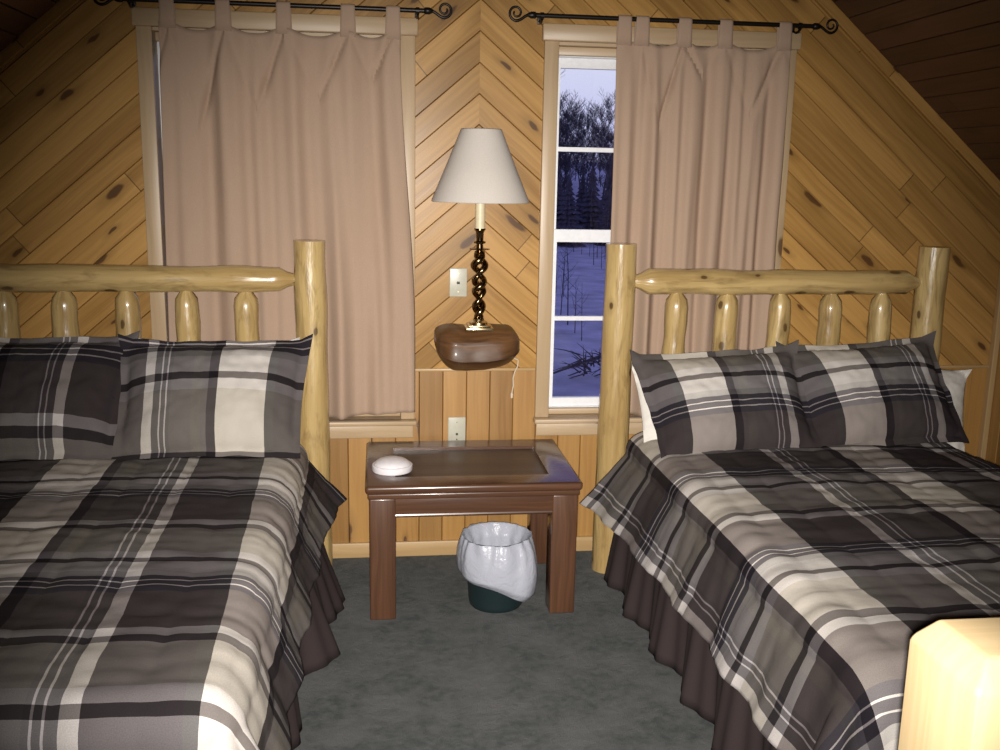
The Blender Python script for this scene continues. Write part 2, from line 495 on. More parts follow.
fw.build('wall_front', M['pine_wall'], smooth=False)['kind'] = 'structure'
MB().box(-KX, KX, -.016, 0, 0, .064, .004).build('baseboard_back', M['base'])['kind'] = 'structure'
for i, (x0, x1) in enumerate(((-KX, -1.245), (-.245, .243), (1.243, KX))):
    MB().box(x0, x1, -.009, 0, .777, .79, .003).build('trim_%d' % (5 + i), M['base'])['kind'] = 'structure'

# ------------------------------------------------------------------ windows
def window(n, ox):
    o0, o1 = ox
    z0, z1 = OZ
    root = bpy.data.objects.new('window_%d' % n, None); COL.objects.link(root)
    root.location = ((o0 + o1) / 2, 0, z0); root['kind'] = 'structure'
    MB().box(o0 - .056, o0, -.018, 0, z0, z1 + .012, .003).build('side_casing', M['casing'], root)
    MB().box(o1, o1 + .056, -.018, 0, z0, z1 + .012, .003).build('side_casing', M['casing'], root)
    MB().box(o0 - .066, o1 + .066, -.03, 0, z1 + .011, z1 + .074, .005).build('head_casing', M['casing'], root)
    MB().box(o0 - .062, o1 + .062, -.05, .001, z0 - .02, z0, .005).box(o0 - .012, o1 + .012, .0012, .13, z0 - .02, z0 - .0005, 0).build('stool', M['casing'], root)
    MB().box(o0 - .05, o1 + .05, -.016, 0, z0 - .078, z0 - .02, .004).build('apron', M['casing'], root)
    MB().box(o0 - .012, o0, -.002, .13, z0, z1 + .012, 0).box(o1, o1 + .012, -.002, .13, z0, z1 + .012, 0).box(o0, o1, -.0015, .13, z1, z1 + .012, 0).build('jamb', M['casing'], root, smooth=False)
    MB().box(o0 + .0005, o1 - .0005, .036, .062, z1 - .032, z1 - .0005, .002).build('stop_strip', M['casing'], root)
    MB().box(o0 + .0005, o1 - .0005, .036, .062, z0 + .0005, z0 + .024, .002).build('stop_strip', M['casing'], root)
    y = .075
    MB().box(o0 + .0005, o0 + .013, y - .012, .13, z0, z1 - .001, 0).box(o1 - .013, o1 - .0005, y - .012, .13, z0, z1 - .001, 0).box(o0 + .013, o1 - .013, y - .0118, .13, z1 - .034, z1 - .001, 0).box(o0 + .013, o1 - .013, y - .0118, .13, z0, z0 + .026, 0).build('frame', M['vinyl'], root, smooth=False)
    zm = 1.311
    for nm, (a, b, yy) in {'upper_sash': (zm - .02, z1 - .034, y + .03), 'lower_sash': (z0 + .026, zm + .03, y)}.items():
        s_ = MB()
        lo, hi = (.045, .038) if nm == 'upper_sash' else (.035, .05)
        s_.box(o0 + .0132, o0 + .030, yy, yy + .028, a, b, 0).box(o1 - .030, o1 - .0132, yy, yy + .028, a, b, 0)
        s_.box(o0 + .0301, o1 - .0301, yy + .0004, yy + .0276, a, a + lo, 0).box(o0 + .0301, o1 - .0301, yy + .0004, yy + .0276, b - hi, b, 0)
        so = s_.build(nm, M['vinyl'], root, smooth=False)
        m = (a + lo + b - hi) / 2 + (.005 if nm == 'upper_sash' else .01)
        MB().box(o0 + .0301, o1 - .0301, yy + .005, yy + .025, m - .009, m + .009, .002).build('muntin', M['vinyl'], so, smooth=False)
        MB().box(o0 + .0302, o1 - .0302, yy + .013, yy + .016, a + lo, b - hi, 0).build('glass', M['glass'], so, smooth=False)
    return root
window(1, W1)
window(2, W2)

# ------------------------------------------------------------------ curtain rods and curtains
RODZ, RODY = 2.133, -.072
def rod(xa, xb, bracket_xs, label):
    t = thing('curtain_rod', label, 'curtain rod', ((xa + xb) / 2, 0, RODZ))
    MB().tube([(xa, RODY, RODZ), (xb, RODY, RODZ)], .0085, 14).build('pole', M['iron'], t, angle=40)
    for x, d in ((xa, -1), (xb, 1)):
        f = MB()
        f.tube([(x, RODY, RODZ), (x + d * .004, RODY, RODZ), (x + d * .02, RODY, RODZ), (x + d * .035, RODY, RODZ)], [.0085, .0125, .0125, .005], 14)
        pts, rr = [(x + d * .03, RODY, RODZ)], [.005]
        for k in range(1, 8):          # S stem dipping down
            a = k / 7
            pts.append((x + d * (.03 + .045 * a), RODY, RODZ - .022 * math.sin(a * PI / 2) ** 1.5)); rr.append(.0055)
        cx, cz = x + d * .075, RODZ + .006
        for k in range(1, 34):         # the curl
            th = -PI / 2 + k / 33 * 2 * PI * 1.35
            r_ = .028 * (1 - .72 * k / 33)
            pts.append((cx + d * r_ * math.cos(th), RODY, cz + r_ * math.sin(th))); rr.append(.0052 * (1 - .35 * k / 33))
        f.tube(pts, rr, 8)
        f.build('finial', M['iron'], t)
    for x in bracket_xs:
        b = MB()
        b.tube([(x, -.006, RODZ - .012), (x, -.03, RODZ - .02), (x, -.055, RODZ - .022), (x, RODY, RODZ - .014)], .005, 8)
        b.box(x - .008, x + .008, -.006, 0, RODZ - .022, RODZ + .02, .002)
        b.tube([(x - .006, RODY, RODZ - .001), (x + .006, RODY, RODZ - .001)], .0125, 12)
        b.build('bracket', M['iron'], t)
rod(-1.27, -.215, (-1.25, -.238), 'black iron curtain rod with curled ends over the curtain beside the lamp')
rod(.20, 1.275, (.222, 1.225), 'black iron curtain rod with curled ends over the uncovered window strip')

def sst(a, b, x):
    x = min(1, max(0, (x - a) / (b - a))); return x * x * (3 - 2 * x)

def curtain(xl, xr, bl, br, tabs, ztop, zbot, folds, label, seed):
    t = thing('curtain', label, 'curtain', ((xl(0) + xr(0)) / 2, RODY, .6))
    ts = [(x - xl(0)) / (xr(0) - xl(0)) for x in tabs]
    def phase(s):
        for i in range(len(ts) - 1):
            if s <= ts[i + 1] or i == len(ts) - 2:
                return i + (s - ts[i]) / (ts[i + 1] - ts[i]), i
    def fn(s, q):
        ph, i = phase(s)
        c = (ph - math.floor(ph + .5)) if 0 <= ph <= len(ts) - 1 else 0
        x = xl(q) + (xr(q) - xl(q)) * s
        gap = (ts[i + 1] - ts[i]) * (xr(0) - xl(0))
        sag = .022 * min(1, gap / .2) * (1 - abs(math.cos(PI * ph)) ** 3) if 0 < ph < len(ts) - 1 else 0
        zt = ztop(s) - sag
        zb = zbot(s)
        z = zt + (zb - zt) * q
        top = math.exp(-q / .10)
        y = RODY - top * .010 * math.cos(2 * PI * ph) * min(1, gap / .15)
        d = 0
        for (f, a, p, sl) in folds:
            w_ = math.sin(2 * PI * (f * s + p + sl * q * s) + 1.2 * mn.noise(Vector((s * 3, q * 1.1, seed + f))))
            d += a * (w_ if w_ > 0 else w_ * .7)
        y -= d * (1 - .75 * top) * (.75 + .35 * q)
        cc = abs(2 * (ph - math.floor(ph)) - 1)                    # 1 at a tab, 0 mid gap
        rg_ = .5 + .9 * abs(mn.noise(Vector((i * 2.7 + seed, 4.4, 1.1)))) * 2
        lop = mn.noise(Vector((i * 1.7, seed, 2.2)))
        dep = (.045 + .11 * gap / .2) * rg_
        if gap > .12 and q < dep * 1.5:
            k = cc - (1 - q / dep * .95)
            side_ = 1 if (ph - math.floor(ph) - .5) * lop > 0 else .25
            y += .016 * side_ * math.exp(-(k / .12) ** 2) * (1 - sst(dep * .7, dep * 1.4, q))
        y -= .006 * mn.noise(Vector((s * 7, q * 5, seed)))
        return (x, y, z)
    MB().grid(fn, 180, 90, lambda a, b: (a, b)).build('panel', M['curtain'], t, solid=.002)
    for x in tabs:
        lean = 0
        tb = MB()
        s0 = (x - xl(0)) / (xr(0) - xl(0))
        bz = ztop(min(1, max(0, s0))) - .012
        loop = [(-.098, bz)]
        loop = [(RODY - .0105, bz - .01), (RODY - .0125, (bz + RODZ) / 2), (RODY - .0122, RODZ)]
        for k in range(1, 8):
            a = PI - k * PI / 8
            loop.append((RODY + .0122 * math.cos(a), RODZ + .0122 * math.sin(a)))
        loop += [(RODY + .0122, RODZ), (RODY + .008, (bz + RODZ) / 2), (RODY - .002, bz - .01)]
        nL = len(loop) - 1
        def tf(a, b):
            i = min(int(b * nL), nL - 1); fr = b * nL - i
            y = loop[i][0] * (1 - fr) + loop[i + 1][0] * fr; z = loop[i][1] * (1 - fr) + loop[i + 1][1] * fr
            return (x + (a - .5) * .05 * (1 + .15 * (RODZ - z) / .09), y - .001 * math.cos((a - .5) * PI), z)
        tb.grid(tf, 6, nL).build('tab', M['curtain'], t, solid=.002)
    return t
curtain(lambda q: -1.152 - .022 * q, lambda q: -.302 + .056 * sst(0, .8, q), 0, 0, [-1.122, -.93, -.718, -.49, -.328],
        lambda s: 2.062 - .012 * s, lambda s: .606 + .024 * sst(.55, 1, s) - .004 * math.sin(9 * s),
        [(4.2, .017, .1, .25), (7.3, .013, .35, -.3), (2.1, .006, .7, .1), (13, .005, .2, .2)],
        'mauve tab-top curtain drawn across the window beside the lamp', 3.3)
curtain(lambda q: .508 + .01 * q, lambda q: 1.19 + .004 * q, 0, 0, [.535, .603, .768, .928, 1.163],
        lambda s: 2.060, lambda s: .606,
        [(5.2, .016, .0, .3), (8.1, .013, .45, -.2), (2.6, .006, .2, .1), (14, .005, .1, .2)],
        'mauve tab-top curtain pulled aside, leaving a strip of window bare', 8.1)

# ------------------------------------------------------------------ lamp, shelf, cord, wall plates
LX, LY = -.012, -.20
SHZ = .978
sf = MB()
def burl(a, b):
    # a runs round the section, b along the wall
    t_ = max(-.99999, min(.99999, b * 2 - 1))
    x0, x1 = -.168, .158
    t_ = math.copysign(abs(t_) ** .72, t_)
    end = (1 - abs(t_) ** 7) ** .5
    x = (x0 + x1) / 2 + (x1 - x0) / 2 * t_
    th = a * 2 * PI
    cy, cz = math.cos(th), math.sin(th)
    def se(v, p): return math.copysign(abs(v) ** p, v)
    top = SHZ - .030 * max(0, (t_ - .70) / .3) ** 2 + .003 * math.sin(t_ * 7)
    bot = .806 + .05 * max(0, (-t_ - .50) / .5) ** 2 + .055 * max(0, (t_ - .0)) ** 1.8
    zc, hz = (top + bot) / 2, (top - bot) / 2
    z = zc + hz * se(cz, .55) * (.35 + .65 * end)
    dep = .262 * (.50 + .50 * end) - .035 * max(0, t_) ** 3
    yy = -dep / 2 + dep / 2 * se(cy, .6)
    q = (z - bot) / (top - bot)
    if cy < 0:
        yy += .055 * max(0, .30 - q) / .30 * 1.0 + .018 * max(0, q - .75) / .25
        yy -= .010 * math.exp(-((q - .33) / .06) ** 2)
    y = min(yy, -.002)
    n_ = .005 * mn.noise(Vector((x * 16, y * 16, z * 16)))
    flat = q > .95
    return (x, y + (n_ if y < -.02 else 0), min(z + (0 if flat else n_ * .5), SHZ) + (.012 * max(0, 1 + y / .06) if cz > 0 else 0))
sf.grid(burl, 48, 44, lambda a, b: (b * .33, a * .6))
o = sf.build('burl_shelf', M['burl'], weld=True, angle=50)
tag(o, 'dark polished burl wood shelf on the wall under the lamp', 'shelf')

lamp = thing('table_lamp', 'brass twisted-stem lamp with cream linen cone shade on the burl shelf', 'lamp', (LX, LY, SHZ))
b = MB().box(LX - .052, LX + .052, LY - .052, LY + .052, SHZ, SHZ + .012, .003).box(LX - .042, LX + .042, LY - .042, LY + .042, SHZ + .012, SHZ + .02, .003)
b._lathe([(0, SHZ + .02), (.036, SHZ + .02), (.034, SHZ + .028), (.022, SHZ + .034), (.02, SHZ + .04), (0, SHZ + .04)], (LX, LY), 28)
b.build('lamp_base', M['brass'], lamp, angle=40)
st = MB()
za, zb = SHZ + .038, SHZ + .29
for ph in (0, PI):
    pts, rr = [], []
    for k in range(121):
        q = k / 120
        z = za + (zb - za) * q
        env = .0085 + .0135 * (abs(math.sin(PI * (q * 3.0))) ** 1.2) * (.35 + .65 * sst(.15, .45, q))
        th = ph + q * 2 * PI * 2.5
        pts.append((LX + env * math.cos(th), LY + env * math.sin(th), z))
        rr.append(.0115 * (.8 + .35 * abs(math.sin(PI * q * 3.0))))
    st.tube(pts, rr, 10)
st.build('twisted_stem', M['bronze'], lamp)
co = MB()
co._lathe([(0, zb - .004), (.016, zb - .004), (.02, zb), (.012, zb + .004), (.014, zb + .008), (.037, zb + .010), (.038, zb + .013), (.014, zb + .016), (.012, zb + .03), (.022, zb + .034), (.023, zb + .038), (.013, zb + .043), (.015, zb + .075), (.021, zb + .082), (.021, zb + .088), (0, zb + .088)], (LX, LY), 28)
co.build('candle_cup', M['bronze'], lamp, angle=40)
sl = MB()
sl._lathe([(0, zb + .085), (.0185, zb + .085), (.0185, 1.465), (0, 1.465)], (LX, LY), 24)
sl.build('candle_sleeve', M['sleeve'], lamp, angle=40)
sk = MB()
sk._lathe([(0, 1.463), (.019, 1.463), (.019, 1.475), (.013, 1.48), (.013, 1.55), (0, 1.55)], (LX, LY), 24)
sk.build('lamp_socket', M['bronze'], lamp, angle=40)
bl = MB()
bl._lathe([(0, 1.545), (.012, 1.548), (.015, 1.57), (.028, 1.60), (.031, 1.622), (.022, 1.648), (0, 1.658)], (LX, LY), 20)
bl.build('light_bulb', M['white_cloth'], lamp)
sd = MB()
R0, R1, Z0, Z1 = .178, .073, 1.452, 1.712
sd._lathe([(R0, Z0), (R0 + .001, Z0 + .004), (R1 + (R0 - R1) * .5, (Z0 + Z1) / 2), (R1 + .001, Z1 - .003), (R1, Z1)], (LX, LY), 64)
so = sd.build('lamp_shade', M['shade'], lamp, solid=.003)
for r_, z in ((R0 - .001, Z0 + .002), (R1 - .001, Z1 - .003)):
    MB().tube([(LX + r_ * math.cos(a * PI / 24), LY + r_ * math.sin(a * PI / 24), z) for a in range(49)], .0026, 6, caps=False).build('shade_ring', M['sleeve'], so)
rg = MB()
for k in range(3):
    a = k * 2 * PI / 3 + .4
    rg.tube([(LX, LY, 1.69), (LX + (R1 - .002) * math.cos(a), LY + (R1 - .002) * math.sin(a), Z1 - .004)], .0016, 6)
rg.tube([(LX, LY, 1.655), (LX, LY, 1.70)], .003, 8)
rg.build('shade_spider', M['sleeve'], so)

cd = MB()
pts = []
for k, (x, y, z) in enumerate([(.12, -.05, .845), (.145, -.035, .838), (.168, -.03, .826), (.166, -.026, .80), (.155, -.022, .775), (.150, -.02, .75), (.152, -.018, .72), (.147, -.016, .69)]):
    pts.append((x, y, z))
sm = []
for i in range(len(pts) - 1):
    for q in range(4):
        a = q / 4
        sm.append(tuple(pts[i][c] * (1 - a) + pts[i + 1][c] * a for c in range(3)))
sm.append(pts[-1])
cd.tube(sm, .0028, 8)
cr = thing('lamp_cord', 'thin ivory cord dangling under the burl shelf', 'cord', (.15, -.02, .68))
cd.build('cord', M['cord'], cr)
MB().tube([(.147, -.016, .69), (.147, -.016, .685), (.1465, -.016, .668)], [.003, .0055, .005], 10).build('cord_end', M['cord'], cr, angle=40)

def plate(name, x0, x1, z0, z1, label, cat, kind):
    t = thing(name, label, cat, ((x0 + x1) / 2, 0, z0))
    MB().box(x0, x1, -.007, 0, z0, z1, .0035, 3).build('cover_plate', M['plate'], t, angle=40)
    cx, cz = (x0 + x1) / 2, (z0 + z1) / 2
    if kind == 'jack':
        MB().box(cx - .006, cx + .006, -.0085, -.006, cz - .006, cz + .004, .001).build('jack', M['slot'], t)
    else:
        MB().box(cx - .004, cx + .005, -.0085, -.006, cz - .018, cz - .009, .001).build('jack', M['slot'], t)
    for dz in (-.036, .036):
        MB().tube([(cx, -.006, cz + dz), (cx, -.0085, cz + dz)], .003, 10).build('screw', M['brass'], t, angle=40)
plate('jack_plate', -.109, -.039, 1.077, 1.190, 'pale wall plate on the diagonal boards left of the lamp stem', 'wall plate', 'jack')
plate('outlet_plate', -.110, -.038, .474, .588, 'pale wall plate low on the vertical boards behind the table', 'wall plate', 'low')

# ------------------------------------------------------------------ end table
tb = thing('end_table', 'dark reddish-brown end table with thick square legs between the beds', 'table', (-.058, -.31, 0))
TX0, TX1, TY0, TY1, TZ = -.438, .322, -.617, -.030, .50
top = MB()
bd = .105
def frame_top(mb):
    bm = bmesh.new()
    ox = [(TX0, TY0), (TX1, TY0), (TX1, TY1), (TX0, TY1)]
    ix = [(TX0 + bd, TY0 + bd), (TX1 - bd, TY0 + bd), (TX1 - bd, TY1 - bd), (TX0 + bd, TY1 - bd)]
    zt, zb_ = TZ, TZ - .032
    V = {}
    for nm, lst in (('o', ox), ('i', ix)):
        for lv, z in (('t', zt), ('b', zb_)):
            V[nm + lv] = [bm.verts.new((x, y, z)) for x, y in lst]
    for i in range(4):
        j = (i + 1) % 4
        bm.faces.new((V['ot'][i], V['ot'][j], V['it'][j], V['it'][i]))
        bm.faces.new((V['ob'][j], V['ob'][i], V['ib'][i], V['ib'][j]))
        bm.faces.new((V['ob'][i], V['ob'][j], V['ot'][j], V['ot'][i]))
        bm.faces.new((V['it'][i], V['it'][j], V['ib'][j], V['ib'][i]))
    bm.edges.ensure_lookup_table()
    ed = [e for e in bm.edges if all(v.co.z == zt or True for v in e.verts) and (set(e.verts) <= set(V['ot']) or set(e.verts) <= set(V['ob']) or any(v in V['ot'] for v in e.verts) and any(v in V['ob'] for v in e.verts))]
    bmesh.ops.bevel(bm, geom=ed, offset=.012, segments=4, profile=.5, affect='EDGES')
    ed = [e for e in bm.edges if all(abs(v.co.z - zt) < 1e-6 for v in e.verts) and all(v in V['it'] for v in e.verts)]
    mb.take(bm, 0)
    bm.free()
frame_top(top)
top.build('table_top', M['table'], tb, angle=35)
MB().box(TX0 + bd - .002, TX1 - bd + .002, TY0 + bd - .002, TY1 - bd + .002, TZ - .03, TZ - .012, .001).build('inset_panel', M['inset'], tb, smooth=False)
MB().box(TX0 + .008, TX1 - .008, TY0 + .010, TY1 - .010, TZ - .052, TZ - .031, .005, 3).build('top_molding', M['table'], tb, angle=35)
LW = .092
for lx in (TX0 + .013, TX1 - .013 - LW):
    for ly in (TY0 + .017, TY1 - .017 - LW):
        MB().box(lx, lx + LW, ly, ly + LW, 0, TZ - .05, .006, 3, uvo=(lx, ly)).build('leg', M['table'], tb, angle=35)
ap = MB()
ax0, ax1, ay0, ay1 = TX0 + .013 + LW, TX1 - .013 - LW, TY0 + .017 + LW, TY1 - .017 - LW
for y in (TY0 + .021, TY1 - .021 - .022):
    ap = MB().box(ax0 - .01, ax1 + .01, y, y + .022, TZ - .114, TZ - .05, .003).tube([(ax0 - .004, y + .006, TZ - .114), (ax1 + .004, y + .006, TZ - .114)], .008, 10)
    ap.build('apron', M['table'], tb, angle=35)
for x in (TX0 + .017, TX1 - .017 - .022):
    MB().box(x, x + .022, ay0 - .01, ay1 + .01, TZ - .114, TZ - .05, .003).build('apron', M['table'], tb, angle=35)
# tap light
pk = thing('tap_light', 'round white domed puck light on the table corner', 'light', (-.342, -.425, TZ))
pc = (-.342, -.425)
MB()._lathe([(0, TZ), (.071, TZ), (.073, TZ + .004), (.073, TZ + .020), (.070, TZ + .023), (.0, TZ + .023)], pc, 48).build('base', M['puck'], pk, angle=40)
MB()._lathe([(.066, TZ + .0215), (.0655, TZ + .0225), (.062, TZ + .030), (.05, TZ + .038), (.034, TZ + .0435), (.016, TZ + .0465), (0, TZ + .047)], pc, 48).build('dome', M['puck'], pk)

# ------------------------------------------------------------------ waste bin with its bag
BC = (.036, -.485)
bn = thing('waste_bin', 'dark green round plastic waste bin under the end table', 'waste bin', (*BC, 0))
MB()._lathe([(0, .004), (.088, .004), (.094, 0), (.098, .006), (.101, .02), (.116, .234), (.118, .236), (.118, .240), (.114, .240), (.098, .02), (0, .012)], BC, 48).build('bucket', M['bin'], bn, angle=45)
bg = MB()
def bag(a, b):
    th = a * 2 * PI
    # b 0..1: hem outside -> rim -> inside
    hem = .082 + .042 * math.cos(th - PI * 1.0) - .015 * math.sin(th) * 0
    hem += .010 * math.sin(3 * th + .6)
    puff = math.exp(-((math.atan2(math.sin(th + .75), math.cos(th + .75))) / .45) ** 2)
    if b < .62:
        q = b / .62
        z = hem + (.268 - hem) * q
        r = .134 + .004 * q - .010 * q * q
        r += (.010 + .016 * puff) * math.sin(PI * min(1, q * 1.05)) ** .7 + .012 * puff * (1 - q)
        n_ = mn.noise(Vector((math.cos(th) * 2.2, math.sin(th) * 2.2, z * 7)))
        r += .007 * n_ + .004 * math.sin(th * 17 + 3 * n_) * (1 - .6 * (1 - q)) * q
        if q < .12: r -= .012 * (1 - q / .12)
    else:
        q = (b - .62) / .38
        z = .270 - .18 * q + .004 * math.sin(PI * min(1, q * 6))
        r = .126 - .020 * min(1, q * 4) - .012 * q + .0025 * math.sin(th * 13 + 1.5) * min(1, q * 4) + .003 * mn.noise(Vector((math.cos(th) * 2.5, math.sin(th) * 2.5, z * 9)))
    z += .006 * puff * (1 if b > .45 else 0)
    return (BC[0] + r * math.cos(th), BC[1] + r * math.sin(th), z)
bg.grid(bag, 120, 60)
o = bg.build('bin_bag', M['bag'], weld=True)
tag(o, 'white plastic bag folded over the rim of the green bin', 'bag')

# ------------------------------------------------------------------ log beds
PR = .06
HY = -.20
MZ = .60
def log_path(a, b, n, wob, seed):
    a, b = Vector(a), Vector(b)
    out = []
    for i in range(n + 1):
        t_ = i / n
        p = a.lerp(b, t_)
        p += Vector((mn.noise(Vector((t_ * 3, seed, 0))), mn.noise(Vector((t_ * 3, seed, 5))) * .5, mn.noise(Vector((t_ * 3, seed, 9))))) * wob
        out.append(p)
    return out

def bed(cx, balx, label, seed):
    t = thing('log_bed', label, 'bed', (cx, -1.2, 0))
    for i, sx in enumerate((-1, 1)):
        x = cx + sx * .634
        p = log_path((x - sx * .0, HY, 0), (x, HY, 1.305), 26, .004, seed + i)
        rr = [PR * (1.07 - .1 * k / 26) * (1 + .03 * mn.noise(Vector((k * .35, seed + i, 2)))) for k in range(27)]
        mb = MB().tube(p, rr, 28, bump=.05, seed=seed + i, uvo=(seed * 2.3 + i, i * .7))
        mb.build('headboard_post', M['log'], t, angle=60)
    def rail(z, r, name, n):
        x0, x1 = cx - .634 + PR - .008, cx + .634 - PR + .008
        pts, rr = [], []
        for k in range(41):
            q = k / 40
            e = min(q, 1 - q) * (x1 - x0)
            pts.append((x0 + (x1 - x0) * q, HY + .004 * mn.noise(Vector((q * 4, seed + n, 1))), z + .006 * mn.noise(Vector((q * 4, seed + n, 4)))))
            rr.append(r * (.42 + .58 * sst(.005, .065, e)) * (1 + .06 * mn.noise(Vector((q * 9, seed + n, 7)))) * (1.06 - .08 * q))
        MB().tube(pts, rr, 24, bump=.07, seed=seed + n, uvo=(seed * 1.7 + n, n)).build(name, M['log'], t, angle=60)
    rail(1.163, .0475, 'top_rail', 11)
    rail(.46, .045, 'lower_rail', 17)
    for i, x in enumerate(balx):
        a = .018 * mn.noise(Vector((i * 1.9, seed, 3.3)))
        p = log_path((x - a, HY, .455), (x, HY, 1.150), 24, .006, seed + 30 + i)
        rr = []
        for k in range(25):
            z = .455 + (1.15 - .455) * k / 24
            e = min(1.125 - z, z - .50)
            rr.append((.017 + .027 * sst(-.005, .045, e)) * (1 + .07 * mn.noise(Vector((k * .5, i, seed)))))
        MB().tube(p, rr, 20, bump=.09, seed=seed + 40 + i, uvo=(seed + i * 1.3, i * .4), bscale=9).build('baluster', M['log'], t, angle=60)
    for sx in (-1, 1):
        x = cx + sx * .53
        MB().tube(log_path((x, HY - .04, .26), (x, -2.08, .26), 12, .004, seed + 60 + sx), .042, 16, bump=.05, seed=seed).build('side_rail', M['log'], t, angle=60)
    MB().box(cx - .585, cx + .585, -2.10, -.26, .22, .565, .05, 4).build('mattress', M['white_cloth'], t, angle=60)
    return t
BL, BR = -1.268, 1.161
bed(BL, [-1.703, -1.50, -1.286, -1.077, -.864], 'log bed in the corner away from the newel post, nearest the drawn curtain', 2)
bed(BR, [.754, .959, 1.171, 1.381, 1.595], 'log bed whose headboard stands partly before the uncovered window strip', 9)

# bed skirts
def skirt(cx, side_in, label, seed, flare, per):
    pts = []
    hw = .598
    y_h, y_f = -.27, -2.13
    # path: along the aisle side, round the foot, back up the other side
    def path(q):
        Ls, Lf = y_h - y_f, 2 * hw
        tot = 2 * Ls + Lf
        d = q * tot
        if d < Ls: return (cx - hw, y_h - d, (-1, 0), d)
        if d < Ls + Lf: return (cx - hw + (d - Ls), y_f, (0, -1), d)
        return (cx + hw, y_f + (d - Ls - Lf), (1, 0), d)
    def fn(a, b):
        x, y, n, d = path(a)
        w_ = math.sin(2 * PI * d / per + 1.3 * mn.noise(Vector((d * 2, seed, 0))))
        w2 = math.sin(2 * PI * d / .085 + seed)
        fl_ = .018 + (flare - .018) * (1 - sst(.56, .78, y_h - y))
        off = .012 + b * (fl_ + .026 * w_ + .006 * w2)
        z = .40 * (1 - b) + .008 * b + b * .012 * max(0, w_) * 0
        return (x + n[0] * off, y + n[1] * off, z)
    o = MB().grid(fn, 420, 12).build('bed_skirt', M['skirt'], solid=.003)
    tag(o, label, 'bed skirt')
skirt(BL, 1, 'dark brown ruffled bed skirt beside the table leg under the tap light', 1.7, .112, .42)
skirt(BR, -1, 'dark brown ruffled bed skirt under the quilt of the bed by the newel post', 4.2, .045, .30)

# quilts
def quilt(cx, mirror, label, seed, yoff, drops, flip):
    hw, r = .612, .085
    y_h, y_f = -.33, -2.18
    U0, U1 = -(hw - r) - drops[0], (hw - r) + drops[1]
    V0, V1 = y_h, (y_f + r) - .40
    core_x, core_y = hw - r, y_f + r
    def fn(a, b):
        u = U0 + (U1 - U0) * a
        v = V0 + (V1 - V0) * b
        ex = max(0, abs(u) - core_x); ey = max(0, core_y - v)
        e = math.hypot(ex, ey)
        sx = 1 if u > 0 else -1
        px = max(-core_x, min(core_x, u)); py = max(core_y, v)
        head = sst(0, .5, abs(v - y_h))
        if e > 1e-9:
            dx, dy = sx * ex / e, -ey / e
            if e < r * PI / 2:
                out = r * math.sin(e / r); down = r * (1 - math.cos(e / r))
            else:
                q = e - r * PI / 2
                sl = .34 + .05 * mn.noise(Vector((u * 1.5, v * 1.5, seed))) + .50 * math.exp(-(y_h - v) / .33)
                out = r + q * sl; down = r + q * .97
                fold = math.sin(2 * PI * v / .34 + 2 * mn.noise(Vector((v * 2, u, seed)))) if ex > ey else math.sin(2 * PI * u / .3)
                cor = min(ex, ey) / (e + 1e-6)
                th = math.atan2(ey, ex)
                out += (q * .045 * fold * (1 - cor)) + cor * q * (.55 + .35 * math.sin(th * 8))
            x, y, z = px + dx * out, py + dy * out, MZ - down
        else:
            x, y, z = px, py, MZ
        # crown of the mattress and the quilted puff
        z += .010 * (1 - (px / core_x) ** 2) + .006 * mn.noise(Vector((u * 3, v * 3, seed)))
        pu = abs(math.sin(PI * (u + .03) / .155)) ** .5; pv = abs(math.sin(PI * (v + .02 * mn.noise(Vector((u * 4, v * 2, seed)))) / .30)) ** .45
        puff = .007 * (pu * pv) - .003
        puff += .0045 * mn.noise(Vector((u * 8, v * 22, seed + 3))) + .0025 * mn.noise(Vector((u * 22, v * 16, seed + 5)))
        wr = mn.noise(Vector((u * 2.2, v * 13, seed + 8)))
        puff += .004 * wr * (1 if e > 0 else .6)
        nx, nz = (0, 1) if e < 1e-9 else (math.sin(min(e / r, PI / 2)), math.cos(min(e / r, PI / 2)))
        if e > 1e-9:
            x += dx * nx * puff; y += dy * nx * puff
        z += nz * puff
        if z < .02: z = .02 + .1 * (z - .02)
        return (cx + x, y, z)
    def uvf(a, b):
        u = cx + U0 + (U1 - U0) * a
        v = V0 + (V1 - V0) * b
        if flip: return (u - .56 + PW * 4, v + 1.53 + .06 + PF * 4)
        return (-.592 - u + .03 * (-v - .66) + PW * 4, -.952 - v + PF * 4)
    o = MB().grid(fn, 200, 240, uvf).build('quilt', M['plaid'], solid=.012)
    tag(o, label, 'quilt')
quilt(BL, False, 'grey, black and cream plaid quilt on the bed nearest the tap light', 1.1, 0, (.30, .30), False)
quilt(BR, True, 'grey, black and cream plaid quilt on the bed behind the pale newel post', 6.4, 0, (.335, .30), True)

